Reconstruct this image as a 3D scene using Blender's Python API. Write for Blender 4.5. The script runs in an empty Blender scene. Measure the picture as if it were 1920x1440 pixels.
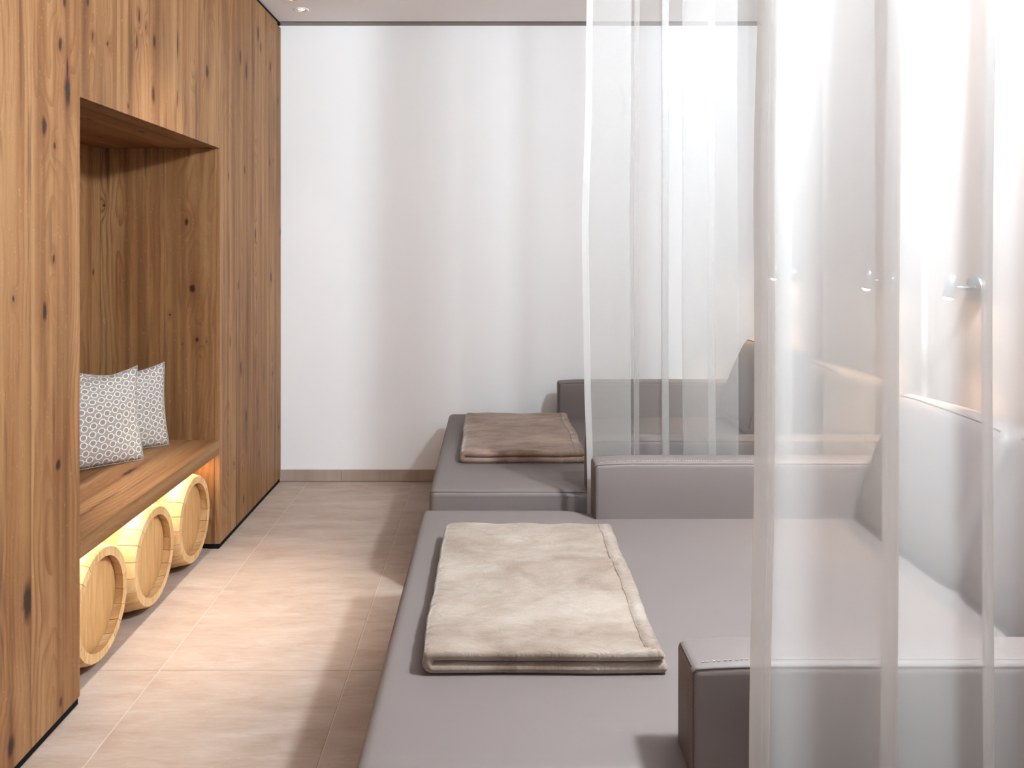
import bpy, bmesh, math, random
from mathutils import Vector, Matrix, noise
random.seed(7)
SC = bpy.context.scene
COL = SC.collection

# ------------------------------------------------------------------ camera
F, H = 1517.0, 1.33              # focal length in pixels (1920 wide), eye height
VX, VY = 922.0, 465.0            # vanishing point of the room's long lines
cam_d = bpy.data.cameras.new('camera'); cam = bpy.data.objects.new('camera', cam_d); COL.objects.link(cam)
cam_d.sensor_fit = 'HORIZONTAL'; cam_d.sensor_width = 36.0; cam_d.lens = F / 1920 * 36.0
cam_d.shift_x = (960 - VX) / 1920; cam_d.shift_y = -(720 - VY) / 1920
cam_d.clip_start = 0.02
cam.location = (0, 0, H); cam.rotation_euler = (math.pi / 2, 0, 0)
SC.camera = cam

# ------------------------------------------------------------------ world, lights, exposure
W = bpy.data.worlds.new('world'); SC.world = W; W.use_nodes = True
W.node_tree.nodes['Background'].inputs[0].default_value = (0.95, 0.98, 1.0, 1)
W.node_tree.nodes['Background'].inputs[1].default_value = 1.35
SC.view_settings.view_transform = 'Standard'; SC.view_settings.look = 'None'
SC.view_settings.gamma = 1; SC.view_settings.use_curve_mapping = False
SC.view_settings.exposure = 0.13
SC.cycles.transparent_max_bounces = 48
SC.cycles.max_bounces = 8; SC.cycles.diffuse_bounces = 5; SC.cycles.use_adaptive_sampling = True; SC.cycles.adaptive_threshold = 0.02
SC.cycles.sample_clamp_indirect = 6
SC.cycles.use_denoising = True
KEY_POS, KEY_RADIUS, KEY_EMIT = (1.20, 1.47, 2.42), 0.095, 920.0     # bay ceiling lamp
WARM = (1.0, 0.89, 0.76)
DOWNLIGHT_W, LED_W, READING_W = 150.0, 4.0, 24.0

# room
CEIL, BACK, PANEL, RIGHT, REAR = 2.615, 4.617, -1.202, 1.59, -1.7
NICHE_Y0, NICHE_Y1, NICHE_TOP, NICHE_D = 2.362, 3.575, 1.771, 0.528
BENCH_T, BENCH_B = 0.4815, 0.420

# ------------------------------------------------------------------ helpers
def lin(r, g, b):
    f = lambda c: (c / 255 / 12.92) if c / 255 <= 0.04045 else ((c / 255 + 0.055) / 1.055) ** 2.4
    return (f(r), f(g), f(b), 1.0)

def tag(o, label=None, cat=None, group=None, kind=None):
    if label: o['label'] = label
    if cat: o['category'] = cat
    if group: o['group'] = group
    if kind: o['kind'] = kind
    return o

def empty(name, loc, label=None, cat=None, group=None):
    o = bpy.data.objects.new(name, None); COL.objects.link(o)
    o.location = loc; o.empty_display_size = 0.05
    return tag(o, label, cat, group)

def mesh_obj(name, verts, faces, mat=None, parent=None, smooth=True, loc=None):
    """World-space verts; origin moved to the bounding-box centre (or loc)."""
    if loc is None:
        lo = [min(v[i] for v in verts) for i in range(3)]; hi = [max(v[i] for v in verts) for i in range(3)]
        loc = [(a + b) / 2 for a, b in zip(lo, hi)]
    me = bpy.data.meshes.new(name)
    me.from_pydata([(v[0] - loc[0], v[1] - loc[1], v[2] - loc[2]) for v in verts], [], faces)
    if smooth:
        me.polygons.foreach_set('use_smooth', [True] * len(me.polygons))
    me.update()
    if mat: me.materials.append(mat)
    o = bpy.data.objects.new(name, me); COL.objects.link(o)
    place(o, loc, parent)
    return o

def place(o, loc, parent):
    o.location = loc
    if parent is not None:
        o.parent = parent
        p = parent; off = Vector((0, 0, 0))
        while p is not None:
            off += p.location; p = p.parent
        o.location = Vector(loc) - off

def box_geo(x0, x1, y0, y1, z0, z1):
    v = [(x, y, z) for x in (x0, x1) for y in (y0, y1) for z in (z0, z1)]
    f = [(0, 1, 3, 2), (4, 6, 7, 5), (0, 4, 5, 1), (2, 3, 7, 6), (0, 2, 6, 4), (1, 5, 7, 3)]
    return v, f

def box(name, b, mat, parent=None, bevel=0.0, seg=1):
    v, f = box_geo(*b)
    o = mesh_obj(name, v, f, mat, parent, smooth=False)
    if bevel:
        bm = bmesh.new(); bm.from_mesh(o.data)
        bmesh.ops.bevel(bm, geom=bm.edges[:], offset=bevel, segments=seg, profile=0.5, affect='EDGES')
        bm.to_mesh(o.data); bm.free()
    return o

def boxes(name, lst, mat, parent=None):
    V, Fc = [], []
    for b in lst:
        v, f = box_geo(*b); n = len(V)
        V += v; Fc += [tuple(i + n for i in q) for q in f]
    return mesh_obj(name, V, Fc, mat, parent, smooth=False)

def axis_coords(a, r, n, k=3):
    """coordinates from -a to a: k steps in each rounding zone, n in between"""
    out = [-a + r * (1 - math.cos(math.pi / 2 * i / k)) for i in range(k)]
    out = [-a + r * math.tan(math.pi / 4 * i / k) * 1.0 for i in range(k)]
    inner = a - r
    out += [-inner + 2 * inner * i / n for i in range(n + 1)]
    out += [-v for v in reversed(out[:k])]
    return out

def rbox_geo(x0, x1, y0, y1, z0, z1, r, n=(1, 1, 1), k=3, fn=None):
    c = Vector(((x0 + x1) / 2, (y0 + y1) / 2, (z0 + z1) / 2))
    a = ((x1 - x0) / 2, (y1 - y0) / 2, (z1 - z0) / 2)
    A = [axis_coords(a[i], r, n[i], k) for i in range(3)]
    V, idx, Fc = [], {}, []
    def vid(i, j, l):
        key = (i, j, l)
        if key not in idx:
            p = Vector((A[0][i], A[1][j], A[2][l]))
            q = Vector([max(-(a[t] - r), min(a[t] - r, p[t])) for t in range(3)])
            d = p - q
            if d.length > 1e-9: p = q + d.normalized() * r
            p = p + c
            idx[key] = len(V); V.append(fn(p) if fn else p)
        return idx[key]
    N = [len(A[i]) - 1 for i in range(3)]
    for ax in range(3):
        u, w = [(1, 2), (2, 0), (0, 1)][ax]
        for side in (0, N[ax]):
            for i in range(N[u]):
                for j in range(N[w]):
                    q = []
                    for (di, dj) in ((0, 0), (1, 0), (1, 1), (0, 1)):
                        key = [0, 0, 0]; key[ax] = side; key[u] = i + di; key[w] = j + dj
                        q.append(vid(*key))
                    Fc.append(tuple(q) if side else tuple(reversed(q)))
    return V, Fc

def rbox(name, b, mat, parent=None, r=0.02, n=(1, 1, 1), k=3, fn=None):
    v, f = rbox_geo(*b, r, n, k, fn)
    return mesh_obj(name, v, f, mat, parent)

def tube_geo(pts, rad, sides=6):
    V, Fc = [], []
    n = len(pts)
    for i, p in enumerate(pts):
        p = Vector(p)
        t = (Vector(pts[min(i + 1, n - 1)]) - Vector(pts[max(i - 1, 0)])).normalized()
        up = Vector((0, 0, 1)) if abs(t.z) < 0.9 else Vector((0, 1, 0))
        s = t.cross(up).normalized(); u = s.cross(t)
        for k in range(sides):
            a = 2 * math.pi * k / sides
            V.append(p + (s * math.cos(a) + u * math.sin(a)) * rad)
    for i in range(n - 1):
        for k in range(sides):
            k2 = (k + 1) % sides
            Fc.append((i * sides + k, i * sides + k2, (i + 1) * sides + k2, (i + 1) * sides + k))
    Fc.append(tuple(reversed(range(sides)))); Fc.append(tuple((n - 1) * sides + k for k in range(sides)))
    return V, Fc

def tube(name, pts, rad, mat, parent=None, sides=6):
    v, f = tube_geo(pts, rad, sides)
    return mesh_obj(name, v, f, mat, parent)

def lathe_geo(profile, origin, axis, segs=40, closed=False, a0=0.0, a1=2 * math.pi):
    """profile: list of (radius, distance along axis)"""
    ax = Vector(axis).normalized()
    s = ax.cross(Vector((0, 0, 1)) if abs(ax.z) < 0.9 else Vector((0, 1, 0))).normalized(); u = s.cross(ax)
    V, Fc = [], []
    full = abs(a1 - a0 - 2 * math.pi) < 1e-6
    m = segs if full else segs + 1
    for k in range(m):
        a = a0 + (a1 - a0) * k / segs
        d = s * math.cos(a) + u * math.sin(a)
        for (r, h) in profile:
            V.append(Vector(origin) + ax * h + d * r)
    n = len(profile)
    for k in range(segs):
        k2 = (k + 1) % m
        for i in range(n if closed else n - 1):
            i2 = (i + 1) % n
            Fc.append((k * n + i, k2 * n + i, k2 * n + i2, k * n + i2))
    if closed and not full:
        Fc.append(tuple(range(n))); Fc.append(tuple((m - 1) * n + i for i in reversed(range(n))))
    return V, Fc

def fix_normals(o):
    bm = bmesh.new(); bm.from_mesh(o.data)
    bmesh.ops.recalc_face_normals(bm, faces=bm.faces[:]); bm.to_mesh(o.data); bm.free()
    return o

def lathe(name, profile, origin, axis, mat, parent=None, segs=40, **kw):
    v, f = lathe_geo(profile, origin, axis, segs, **kw)
    return fix_normals(mesh_obj(name, v, f, mat, parent))

def sharpen(o, deg=35):
    me = o.data; me.polygons.foreach_set('use_smooth', [True] * len(me.polygons))
    bm = bmesh.new(); bm.from_mesh(me)
    for e in bm.edges:
        e.smooth = not (len(e.link_faces) == 2 and e.calc_face_angle(0) > math.radians(deg))
    bm.to_mesh(me); bm.free()
    return o

# ------------------------------------------------------------------ materials
class NT:
    """tiny node-tree writer"""
    def __init__(s, tree): s.t = tree; s.n = tree.nodes; s.l = tree.links
    def node(s, kind, **kw):
        nd = s.n.new(kind)
        for k, v in kw.items(): setattr(nd, k, v)
        return nd
    def put(s, sock, v):
        if isinstance(v, bpy.types.NodeSocket): s.l.new(v, sock)
        else: sock.default_value = v
    def math(s, op, a, b=0.0, c=0.0, clamp=False):
        nd = s.node('ShaderNodeMath', operation=op); nd.use_clamp = clamp
        s.put(nd.inputs[0], a); s.put(nd.inputs[1], b); s.put(nd.inputs[2], c)
        return nd.outputs[0]
    def vmath(s, op, a, b=(0, 0, 0)):
        nd = s.node('ShaderNodeVectorMath', operation=op); s.put(nd.inputs[0], a); s.put(nd.inputs[1], b)
        return nd.outputs[0]
    def sep(s, v):
        nd = s.node('ShaderNodeSeparateXYZ'); s.put(nd.inputs[0], v); return nd.outputs
    def comb(s, x, y, z):
        nd = s.node('ShaderNodeCombineXYZ')
        for i, v in enumerate((x, y, z)): s.put(nd.inputs[i], v)
        return nd.outputs[0]
    def noise(s, vec, scale=5.0, detail=3.0, rough=0.5, dist=0.0):
        nd = s.node('ShaderNodeTexNoise'); s.put(nd.inputs['Vector'], vec)
        for k, v in (('Scale', scale), ('Detail', detail), ('Roughness', rough), ('Distortion', dist)): s.put(nd.inputs[k], v)
        return nd.outputs['Fac']
    def ramp(s, fac, stops):
        nd = s.node('ShaderNodeValToRGB'); s.put(nd.inputs[0], fac); el = nd.color_ramp.elements
        while len(el) < len(stops): el.new(0.5)
        for e, (p, c) in zip(el, stops): e.position = p; e.color = c
        return nd.outputs[0]
    def mix(s, fac, a, b, mode='MIX'):
        nd = s.node('ShaderNodeMix', data_type='RGBA', blend_type=mode)
        s.put(nd.inputs[0], fac); s.put(nd.inputs[6], a); s.put(nd.inputs[7], b)
        return nd.outputs[2]
    def smooth(s, x, lo, hi):
        nd = s.node('ShaderNodeMapRange', interpolation_type='SMOOTHSTEP'); nd.clamp = True
        s.put(nd.inputs[0], x); s.put(nd.inputs[1], lo); s.put(nd.inputs[2], hi)
        return nd.outputs[0]
    def bump(s, h, strength=0.3, dist=0.002):
        nd = s.node('ShaderNodeBump'); s.put(nd.inputs['Height'], h)
        nd.inputs['Strength'].default_value = strength; nd.inputs['Distance'].default_value = dist
        return nd.outputs[0]

def new_mat(name, color=None, rough=0.6, spec=0.5, **kw):
    m = bpy.data.materials.new(name); m.use_nodes = True
    t = NT(m.node_tree); b = m.node_tree.nodes['Principled BSDF']
    if color: b.inputs['Base Color'].default_value = color
    b.inputs['Roughness'].default_value = rough; b.inputs['Specular IOR Level'].default_value = spec
    for k, v in kw.items(): b.inputs[k].default_value = v
    return m, t, b

def emit_mat(name, color, strength):
    m = bpy.data.materials.new(name); m.use_nodes = True
    t = m.node_tree; t.nodes.clear()
    e = t.nodes.new('ShaderNodeEmission'); e.inputs[0].default_value = (*color[:3], 1); e.inputs[1].default_value = strength
    o = t.nodes.new('ShaderNodeOutputMaterial'); t.links.new(e.outputs[0], o.inputs[0])
    return m

# --- oak: two node groups, one material per board so that each board keeps its own knots
def make_knot_group():
    g = bpy.data.node_groups.new('oak_knot', 'ShaderNodeTree'); t = NT(g)
    for nm, ty in (('U', 'NodeSocketFloat'), ('Z', 'NodeSocketFloat'), ('KU', 'NodeSocketFloat'), ('KZ', 'NodeSocketFloat'), ('Size', 'NodeSocketFloat'), ('Long', 'NodeSocketFloat')):
        g.interface.new_socket(nm, in_out='INPUT', socket_type=ty)
    for nm in ('Swell', 'Core'): g.interface.new_socket(nm, in_out='OUTPUT', socket_type='NodeSocketFloat')
    i = t.node('NodeGroupInput').outputs; o = t.node('NodeGroupOutput')
    du = t.math('SUBTRACT', i['U'], i['KU']); dz = t.math('SUBTRACT', i['Z'], i['KZ'])
    wob = t.noise(t.comb(t.math('MULTIPLY', i['U'], 60.0), i['KU'], t.math('MULTIPLY', i['Z'], 22.0)), 1.0, 3.0, 0.6)
    w = t.math('MULTIPLY', t.math('SUBTRACT', wob, 0.5), t.math('MULTIPLY', i['Size'], 1.6))
    du2 = t.math('ADD', du, w)
    r = t.math('SQRT', t.math('ADD', t.math('MULTIPLY', du2, du2), t.math('POWER', t.math('DIVIDE', dz, i['Long']), 2.0)))
    core = t.math('SUBTRACT', 1.0, t.smooth(t.math('DIVIDE', r, i['Size']), 0.45, 1.25))
    r2 = t.math('SQRT', t.math('ADD', t.math('MULTIPLY', du, du), t.math('POWER', t.math('DIVIDE', dz, 2.2), 2.0)))
    q = t.math('DIVIDE', r2, t.math('MULTIPLY', i['Size'], 3.5))
    sw = t.math('EXPONENT', t.math('MULTIPLY', t.math('MULTIPLY', q, q), -1.0))
    t.l.new(sw, o.inputs['Swell']); t.l.new(core, o.inputs['Core'])
    return g
KNOT = make_knot_group()

def make_oak_group():
    g = bpy.data.node_groups.new('oak_grain', 'ShaderNodeTree'); t = NT(g)
    for nm in ('U', 'Z', 'Rand', 'Swell', 'Core'): g.interface.new_socket(nm, in_out='INPUT', socket_type='NodeSocketFloat')
    g.interface.new_socket('Color', in_out='OUTPUT', socket_type='NodeSocketColor')
    g.interface.new_socket('Height', in_out='OUTPUT', socket_type='NodeSocketFloat')
    i = t.node('NodeGroupInput').outputs; o = t.node('NodeGroupOutput')
    U, Z, R = i['U'], i['Z'], i['Rand']
    seed = t.math('MULTIPLY', R, 91.7)
    # growth rings cut flat: arches drift along the board
    n1 = t.noise(t.comb(t.math('MULTIPLY', U, 2.2), seed, t.math('MULTIPLY', Z, 0.9)), 1.0, 2.0, 0.5)
    n2 = t.noise(t.comb(t.math('MULTIPLY', U, 14.0), seed, t.math('MULTIPLY', Z, 3.0)), 1.0, 2.0, 0.5)
    u0 = t.math('MULTIPLY', t.math('SUBTRACT', t.math('FRACT', t.math('MULTIPLY', R, 7.31)), 0.5), 0.16)
    du = t.math('SUBTRACT', U, u0)
    tilt = t.math('MULTIPLY', t.math('SUBTRACT', t.math('FRACT', t.math('MULTIPLY', R, 13.7)), 0.5), 0.22)
    h = t.math('ADD', t.math('MULTIPLY', Z, tilt), t.math('MULTIPLY', t.math('SUBTRACT', n1, 0.5), 0.55))
    v = t.math('SQRT', t.math('ADD', t.math('MULTIPLY', du, du), t.math('MULTIPLY', h, h)))
    v = t.math('ADD', v, t.math('MULTIPLY', t.math('SUBTRACT', n2, 0.5), 0.045))
    v = t.math('ADD', v, t.math('MULTIPLY', i['Swell'], 0.035))
    ring = t.math('FRACT', t.math('MULTIPLY', v, 50.0))
    line = t.smooth(ring, 0.35, 0.98)
    line = t.math('MULTIPLY', line, t.math('SUBTRACT', 1.0, t.smooth(ring, 0.97, 1.0)))
    streak = t.noise(t.comb(t.math('MULTIPLY', U, 22.0), seed, t.math('MULTIPLY', Z, 0.55)), 1.0, 4.0, 0.55)
    broad = t.noise(t.comb(t.math('MULTIPLY', U, 7.0), t.math('ADD', seed, 5.0), t.math('MULTIPLY', Z, 0.8)), 1.0, 2.0, 0.5)
    pores = t.noise(t.comb(t.math('MULTIPLY', U, 520.0), seed, t.math('MULTIPLY', Z, 16.0)), 1.0, 2.0, 0.6)
    fleck = t.noise(t.comb(t.math('MULTIPLY', U, 160.0), seed, t.math('MULTIPLY', Z, 70.0)), 1.0, 2.0, 0.5, 1.5)
    base = t.ramp(t.math('ADD', t.math('MULTIPLY', streak, 0.6), t.math('MULTIPLY', broad, 0.4)),
                  [(0.33, lin(118, 79, 48)), (0.45, lin(162, 116, 76)), (0.56, lin(187, 142, 99)), (0.72, lin(206, 166, 122))])
    tone = t.ramp(t.math('FRACT', t.math('MULTIPLY', R, 5.13)), [(0.0, (0.80, 0.76, 0.70, 1)), (0.5, (0.94, 0.91, 0.87, 1)), (1.0, (1.02, 1.0, 0.98, 1))])
    c = t.mix(1.0, base, tone, 'MULTIPLY')
    c = t.mix(1.0, c, (0.64, 0.64, 0.625, 1), 'MULTIPLY')
    amp = t.noise(t.comb(t.math('MULTIPLY', U, 9.0), t.math('ADD', seed, 21.0), t.math('MULTIPLY', Z, 1.6)), 1.0, 2.0, 0.5)
    c = t.mix(t.math('MULTIPLY', line, t.math('MULTIPLY', t.smooth(amp, 0.30, 0.70), 0.80)), c, lin(112, 68, 36))
    c = t.mix(t.math('MULTIPLY', t.smooth(pores, 0.56, 0.72), 0.42), c, lin(92, 56, 30))
    c = t.mix(t.math('MULTIPLY', t.smooth(fleck, 0.66, 0.74), 0.22), c, lin(226, 186, 138))
    # dark mineral streaks and drying cracks along the grain
    ms = t.noise(t.comb(t.math('MULTIPLY', U, 26.0), t.math('ADD', seed, 11.0), t.math('MULTIPLY', Z, 1.9)), 1.0, 2.0, 0.5, 0.4)
    c = t.mix(t.math('MULTIPLY', t.smooth(ms, 0.57, 0.74), 0.62), c, lin(72, 44, 30))
    halo = t.smooth(i['Swell'], 0.25, 1.0)
    c = t.mix(t.math('MULTIPLY', halo, 0.38), c, lin(104, 62, 34))
    c = t.mix(t.math('MULTIPLY', i['Core'], 0.93), c, lin(34, 22, 18))
    hgt = t.math('SUBTRACT', 1.0, t.math('ADD', t.math('MULTIPLY', t.smooth(pores, 0.5, 0.75), 0.5), t.math('MULTIPLY', i['Core'], 0.9)))
    hgt = t.math('SUBTRACT', hgt, t.math('MULTIPLY', line, 0.15))
    t.l.new(c, o.inputs['Color']); t.l.new(hgt, o.inputs['Height'])
    return g
OAK = make_oak_group()

def oak(knots=(), seed=None, gain=1.0, uaxis='XY'):
    """knots: (u, z, size, elongation) in the board's own frame, grain along local z"""
    m, t, b = new_mat('oak', rough=0.55, spec=0.28)
    tc = t.node('ShaderNodeTexCoord'); P = t.sep(tc.outputs['Object'])
    U = t.math('ADD', P[0], P[1]) if uaxis == 'XY' else P[0]
    Z = P[2]
    sw, co = None, None
    for (ku, kz, sz, lg) in knots:
        k = t.node('ShaderNodeGroup'); k.node_tree = KNOT
        for nm, v in (('U', U), ('Z', Z), ('KU', ku), ('KZ', kz), ('Size', sz), ('Long', lg)): t.put(k.inputs[nm], v)
        sw = k.outputs['Swell'] if sw is None else t.math('MAXIMUM', sw, k.outputs['Swell'])
        co = k.outputs['Core'] if co is None else t.math('MAXIMUM', co, k.outputs['Core'])
    g = t.node('ShaderNodeGroup'); g.node_tree = OAK
    t.put(g.inputs['U'], U); t.put(g.inputs['Z'], Z); t.put(g.inputs['Rand'], random.random() if seed is None else seed)
    if sw is not None: t.put(g.inputs['Swell'], sw); t.put(g.inputs['Core'], co)
    c = g.outputs['Color']
    if gain != 1.0: c = t.mix(1.0, c, (gain, gain, gain, 1), 'MULTIPLY')
    t.l.new(c, b.inputs['Base Color'])
    t.l.new(t.bump(g.outputs['Height'], 0.25, 0.0008), b.inputs['Normal'])
    return m

def mat_plaster(name, col, amt=0.04):
    m, t, b = new_mat(name, rough=0.9, spec=0.1)
    tc = t.node('ShaderNodeTexCoord')
    n = t.noise(tc.outputs['Object'], 3.0, 4.0)
    dark = tuple(c * (1 - amt) for c in col[:3]) + (1,)
    t.l.new(t.mix(n, dark, col), b.inputs['Base Color'])
    t.l.new(t.bump(t.noise(tc.outputs['Object'], 220.0, 3.0), 0.06, 0.001), b.inputs['Normal'])
    return m

def mat_tile():
    m, t, b = new_mat('stone_tile', rough=0.55, spec=0.3)
    tc = t.node('ShaderNodeTexCoord'); oi = t.node('ShaderNodeObjectInfo')
    off = t.math('MULTIPLY', oi.outputs['Random'], 43.0)
    P = t.sep(tc.outputs['Object'])
    v1 = t.comb(t.math('MULTIPLY', P[0], 3.0), t.math('MULTIPLY', P[1], 9.0), off)
    cloud = t.noise(v1, 1.0, 5.0, 0.6, 0.5)
    v2 = t.comb(t.math('MULTIPLY', P[0], 16.0), t.math('MULTIPLY', P[1], 90.0), off)
    brush = t.noise(v2, 1.0, 4.0, 0.65)
    speck = t.noise(t.comb(t.math('MULTIPLY', P[0], 60.0), t.math('MULTIPLY', P[1], 160.0), off), 1.0, 3.0, 0.7)
    f = t.math('ADD', t.math('MULTIPLY', cloud, 0.68), t.math('MULTIPLY', brush, 0.32))
    c = t.ramp(f, [(0.30, lin(148, 128, 115)), (0.46, lin(162, 144, 132)), (0.60, lin(170, 155, 145)), (0.76, lin(179, 166, 157))])
    c = t.mix(t.math('MULTIPLY', t.smooth(speck, 0.62, 0.76), 0.30), c, lin(222, 208, 194))
    t.l.new(c, b.inputs['Base Color'])
    t.l.new(t.bump(brush, 0.12, 0.001), b.inputs['Normal'])
    return m

def mat_leather():
    m, t, b = new_mat('taupe_leather', rough=0.55, spec=0.3)
    tc = t.node('ShaderNodeTexCoord')
    vor = t.node('ShaderNodeTexVoronoi'); t.put(vor.inputs['Vector'], tc.outputs['Object']); vor.inputs['Scale'].default_value = 520.0
    n = t.noise(tc.outputs['Object'], 2.5, 2.0)
    t.l.new(t.mix(n, lin(104, 95, 92), lin(110, 101, 98)), b.inputs['Base Color'])
    t.l.new(t.bump(vor.outputs['Distance'], 0.10, 0.0006), b.inputs['Normal'])
    return m

def mat_fleece(name, dark, mid, light):
    m, t, b = new_mat(name, rough=0.85, spec=0.15)
    b.inputs['Sheen Weight'].default_value = 0.45; b.inputs['Sheen Roughness'].default_value = 0.4
    b.inputs['Sheen Tint'].default_value = (1, 0.95, 0.9, 1)
    tc = t.node('ShaderNodeTexCoord'); P = t.sep(tc.outputs['Object'])
    nap = t.noise(t.comb(t.math('MULTIPLY', P[0], 3.0), t.math('MULTIPLY', P[1], 4.2), P[2]), 1.0, 3.0, 0.5, 1.0)
    fine = t.noise(tc.outputs['Object'], 420.0, 3.0, 0.7)
    crush = t.noise(t.comb(t.math('MULTIPLY', P[0], 12.0), t.math('MULTIPLY', P[1], 22.0), P[2]), 1.0, 3.0, 0.5, 1.6)
    f = t.math('ADD', t.math('MULTIPLY', nap, 0.78), t.math('MULTIPLY', crush, 0.22))
    c = t.ramp(f, [(0.36, dark), (0.48, mid), (0.60, light)])
    c = t.mix(t.math('MULTIPLY', fine, 0.25), c, dark)
    t.l.new(c, b.inputs['Base Color'])
    hsum = t.math('ADD', t.math('MULTIPLY', fine, 0.4), crush)
    crease = t.noise(t.comb(t.math('MULTIPLY', P[0], 16.0), t.math('MULTIPLY', P[1], 26.0), P[2]), 1.0, 2.0, 0.5, 2.6)
    hsum = t.math('ADD', hsum, t.math('MULTIPLY', t.math('ABSOLUTE', t.math('SUBTRACT', crease, 0.5)), 5.0))
    t.l.new(t.bump(hsum, 0.40, 0.0035), b.inputs['Normal'])
    return m

def mat_sheer(name, alpha, col=(222, 219, 214), fwd=0.66):
    """open-weave cloth: part of the light passes between the threads; seen edge-on the threads close up (T = t^(1/cos))"""
    m = bpy.data.materials.new(name); m.use_nodes = True
    t = NT(m.node_tree); t.n.clear()
    g = t.node('ShaderNodeNewGeometry')
    dot = t.node('ShaderNodeVectorMath', operation='DOT_PRODUCT')
    t.l.new(g.outputs['Normal'], dot.inputs[0]); t.l.new(g.outputs['Incoming'], dot.inputs[1])
    cosv = t.math('MAXIMUM', t.math('ABSOLUTE', dot.outputs['Value']), 0.16)
    fac = t.math('SUBTRACT', 1.0, t.math('POWER', 1.0 - alpha, t.math('DIVIDE', 1.0, cosv)))
    d = t.node('ShaderNodeBsdfDiffuse'); d.inputs[0].default_value = lin(*col)
    tr = t.node('ShaderNodeBsdfTranslucent'); tr.inputs[0].default_value = lin(*col)
    a = t.node('ShaderNodeMixShader'); a.inputs[0].default_value = fwd
    t.l.new(d.outputs[0], a.inputs[1]); t.l.new(tr.outputs[0], a.inputs[2])
    tp = t.node('ShaderNodeBsdfTransparent')
    mx = t.node('ShaderNodeMixShader'); t.put(mx.inputs[0], fac)
    t.l.new(tp.outputs[0], mx.inputs[1]); t.l.new(a.outputs[0], mx.inputs[2])
    o = t.node('ShaderNodeOutputMaterial'); t.l.new(mx.outputs[0], o.inputs[0])
    return m

def mat_rings():
    """woven grey cloth with chains of pale rings; UV in metres"""
    m, t, b = new_mat('ring_print', rough=0.9, spec=0.1)
    b.inputs['Sheen Weight'].default_value = 0.15
    tc = t.node('ShaderNodeTexCoord'); P = t.sep(tc.outputs['UV'])
    pu, pv = 0.0335, 0.0315
    u = t.math('DIVIDE', P[0], pu)
    v0 = t.math('ADD', t.math('DIVIDE', P[1], pv), t.math('MULTIPLY', u, 0.22))
    row = t.math('FLOOR', v0); rnd = t.math('FRACT', t.math('MULTIPLY', t.math('SINE', t.math('MULTIPLY', row, 12.9898)), 43758.5))
    us = t.math('ADD', u, t.math('MULTIPLY', rnd, 1.0))
    cell = t.math('FLOOR', us)
    jit = t.math('SUBTRACT', t.math('FRACT', t.math('MULTIPLY', t.math('SINE', t.math('ADD', t.math('MULTIPLY', cell, 78.2), t.math('MULTIPLY', row, 37.7))), 9631.7)), 0.5)
    lu = t.math('SUBTRACT', t.math('FRACT', us), 0.5)
    lv = t.math('SUBTRACT', t.math('SUBTRACT', t.math('FRACT', v0), 0.5), t.math('MULTIPLY', jit, 0.10))
    # back to metres, removing the slant inside a cell
    mx_ = t.math('MULTIPLY', lu, pu); my_ = t.math('MULTIPLY', t.math('SUBTRACT', lv, t.math('MULTIPLY', lu, 0.22)), pv)
    r = t.math('SQRT', t.math('ADD', t.math('MULTIPLY', mx_, mx_), t.math('MULTIPLY', my_, my_)))
    ring = t.math('SUBTRACT', 1.0, t.smooth(t.math('ABSOLUTE', t.math('SUBTRACT', r, 0.0116)), 0.0013, 0.0020))
    bar = t.math('MULTIPLY', t.math('SUBTRACT', 1.0, t.smooth(t.math('ABSOLUTE', t.math('MULTIPLY', lv, pv)), 0.0008, 0.0015)), t.smooth(r, 0.0112, 0.0122))
    mark = t.math('MAXIMUM', ring, bar)
    wv = t.noise(tc.outputs['UV'], 900.0, 2.0)
    inside = t.math('SUBTRACT', 1.0, t.smooth(r, 0.0098, 0.0108))
    ground = t.mix(inside, lin(168, 159, 152), lin(154, 144, 136))
    c = t.mix(t.math('MULTIPLY', wv, 0.22), ground, lin(120, 110, 104))
    c = t.mix(mark, c, lin(238, 234, 228))
    t.l.new(c, b.inputs['Base Color'])
    t.l.new(t.bump(wv, 0.2, 0.0008), b.inputs['Normal'])
    return m

def mat_barrel(name, c1, c2):
    m, t, b = new_mat(name, rough=0.5, spec=0.3)
    tc = t.node('ShaderNodeTexCoord'); oi = t.node('ShaderNodeObjectInfo'); P = t.sep(tc.outputs['Object'])
    s = t.math('MULTIPLY', oi.outputs['Random'], 37.0)
    a = t.noise(t.comb(t.math('MULTIPLY', P[0], 4.0), t.math('ADD', t.math('MULTIPLY', P[1], 60.0), s), t.math('MULTIPLY', P[2], 6.0)), 1.0, 4.0, 0.6)
    tone = t.math('ADD', a, t.math('MULTIPLY', t.math('SUBTRACT', oi.outputs['Random'], 0.5), 0.14))
    c = t.ramp(tone, [(0.3, c1), (0.7, c2)])
    t.l.new(c, b.inputs['Base Color'])
    t.l.new(t.bump(a, 0.15, 0.001), b.inputs['Normal'])
    return m

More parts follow.
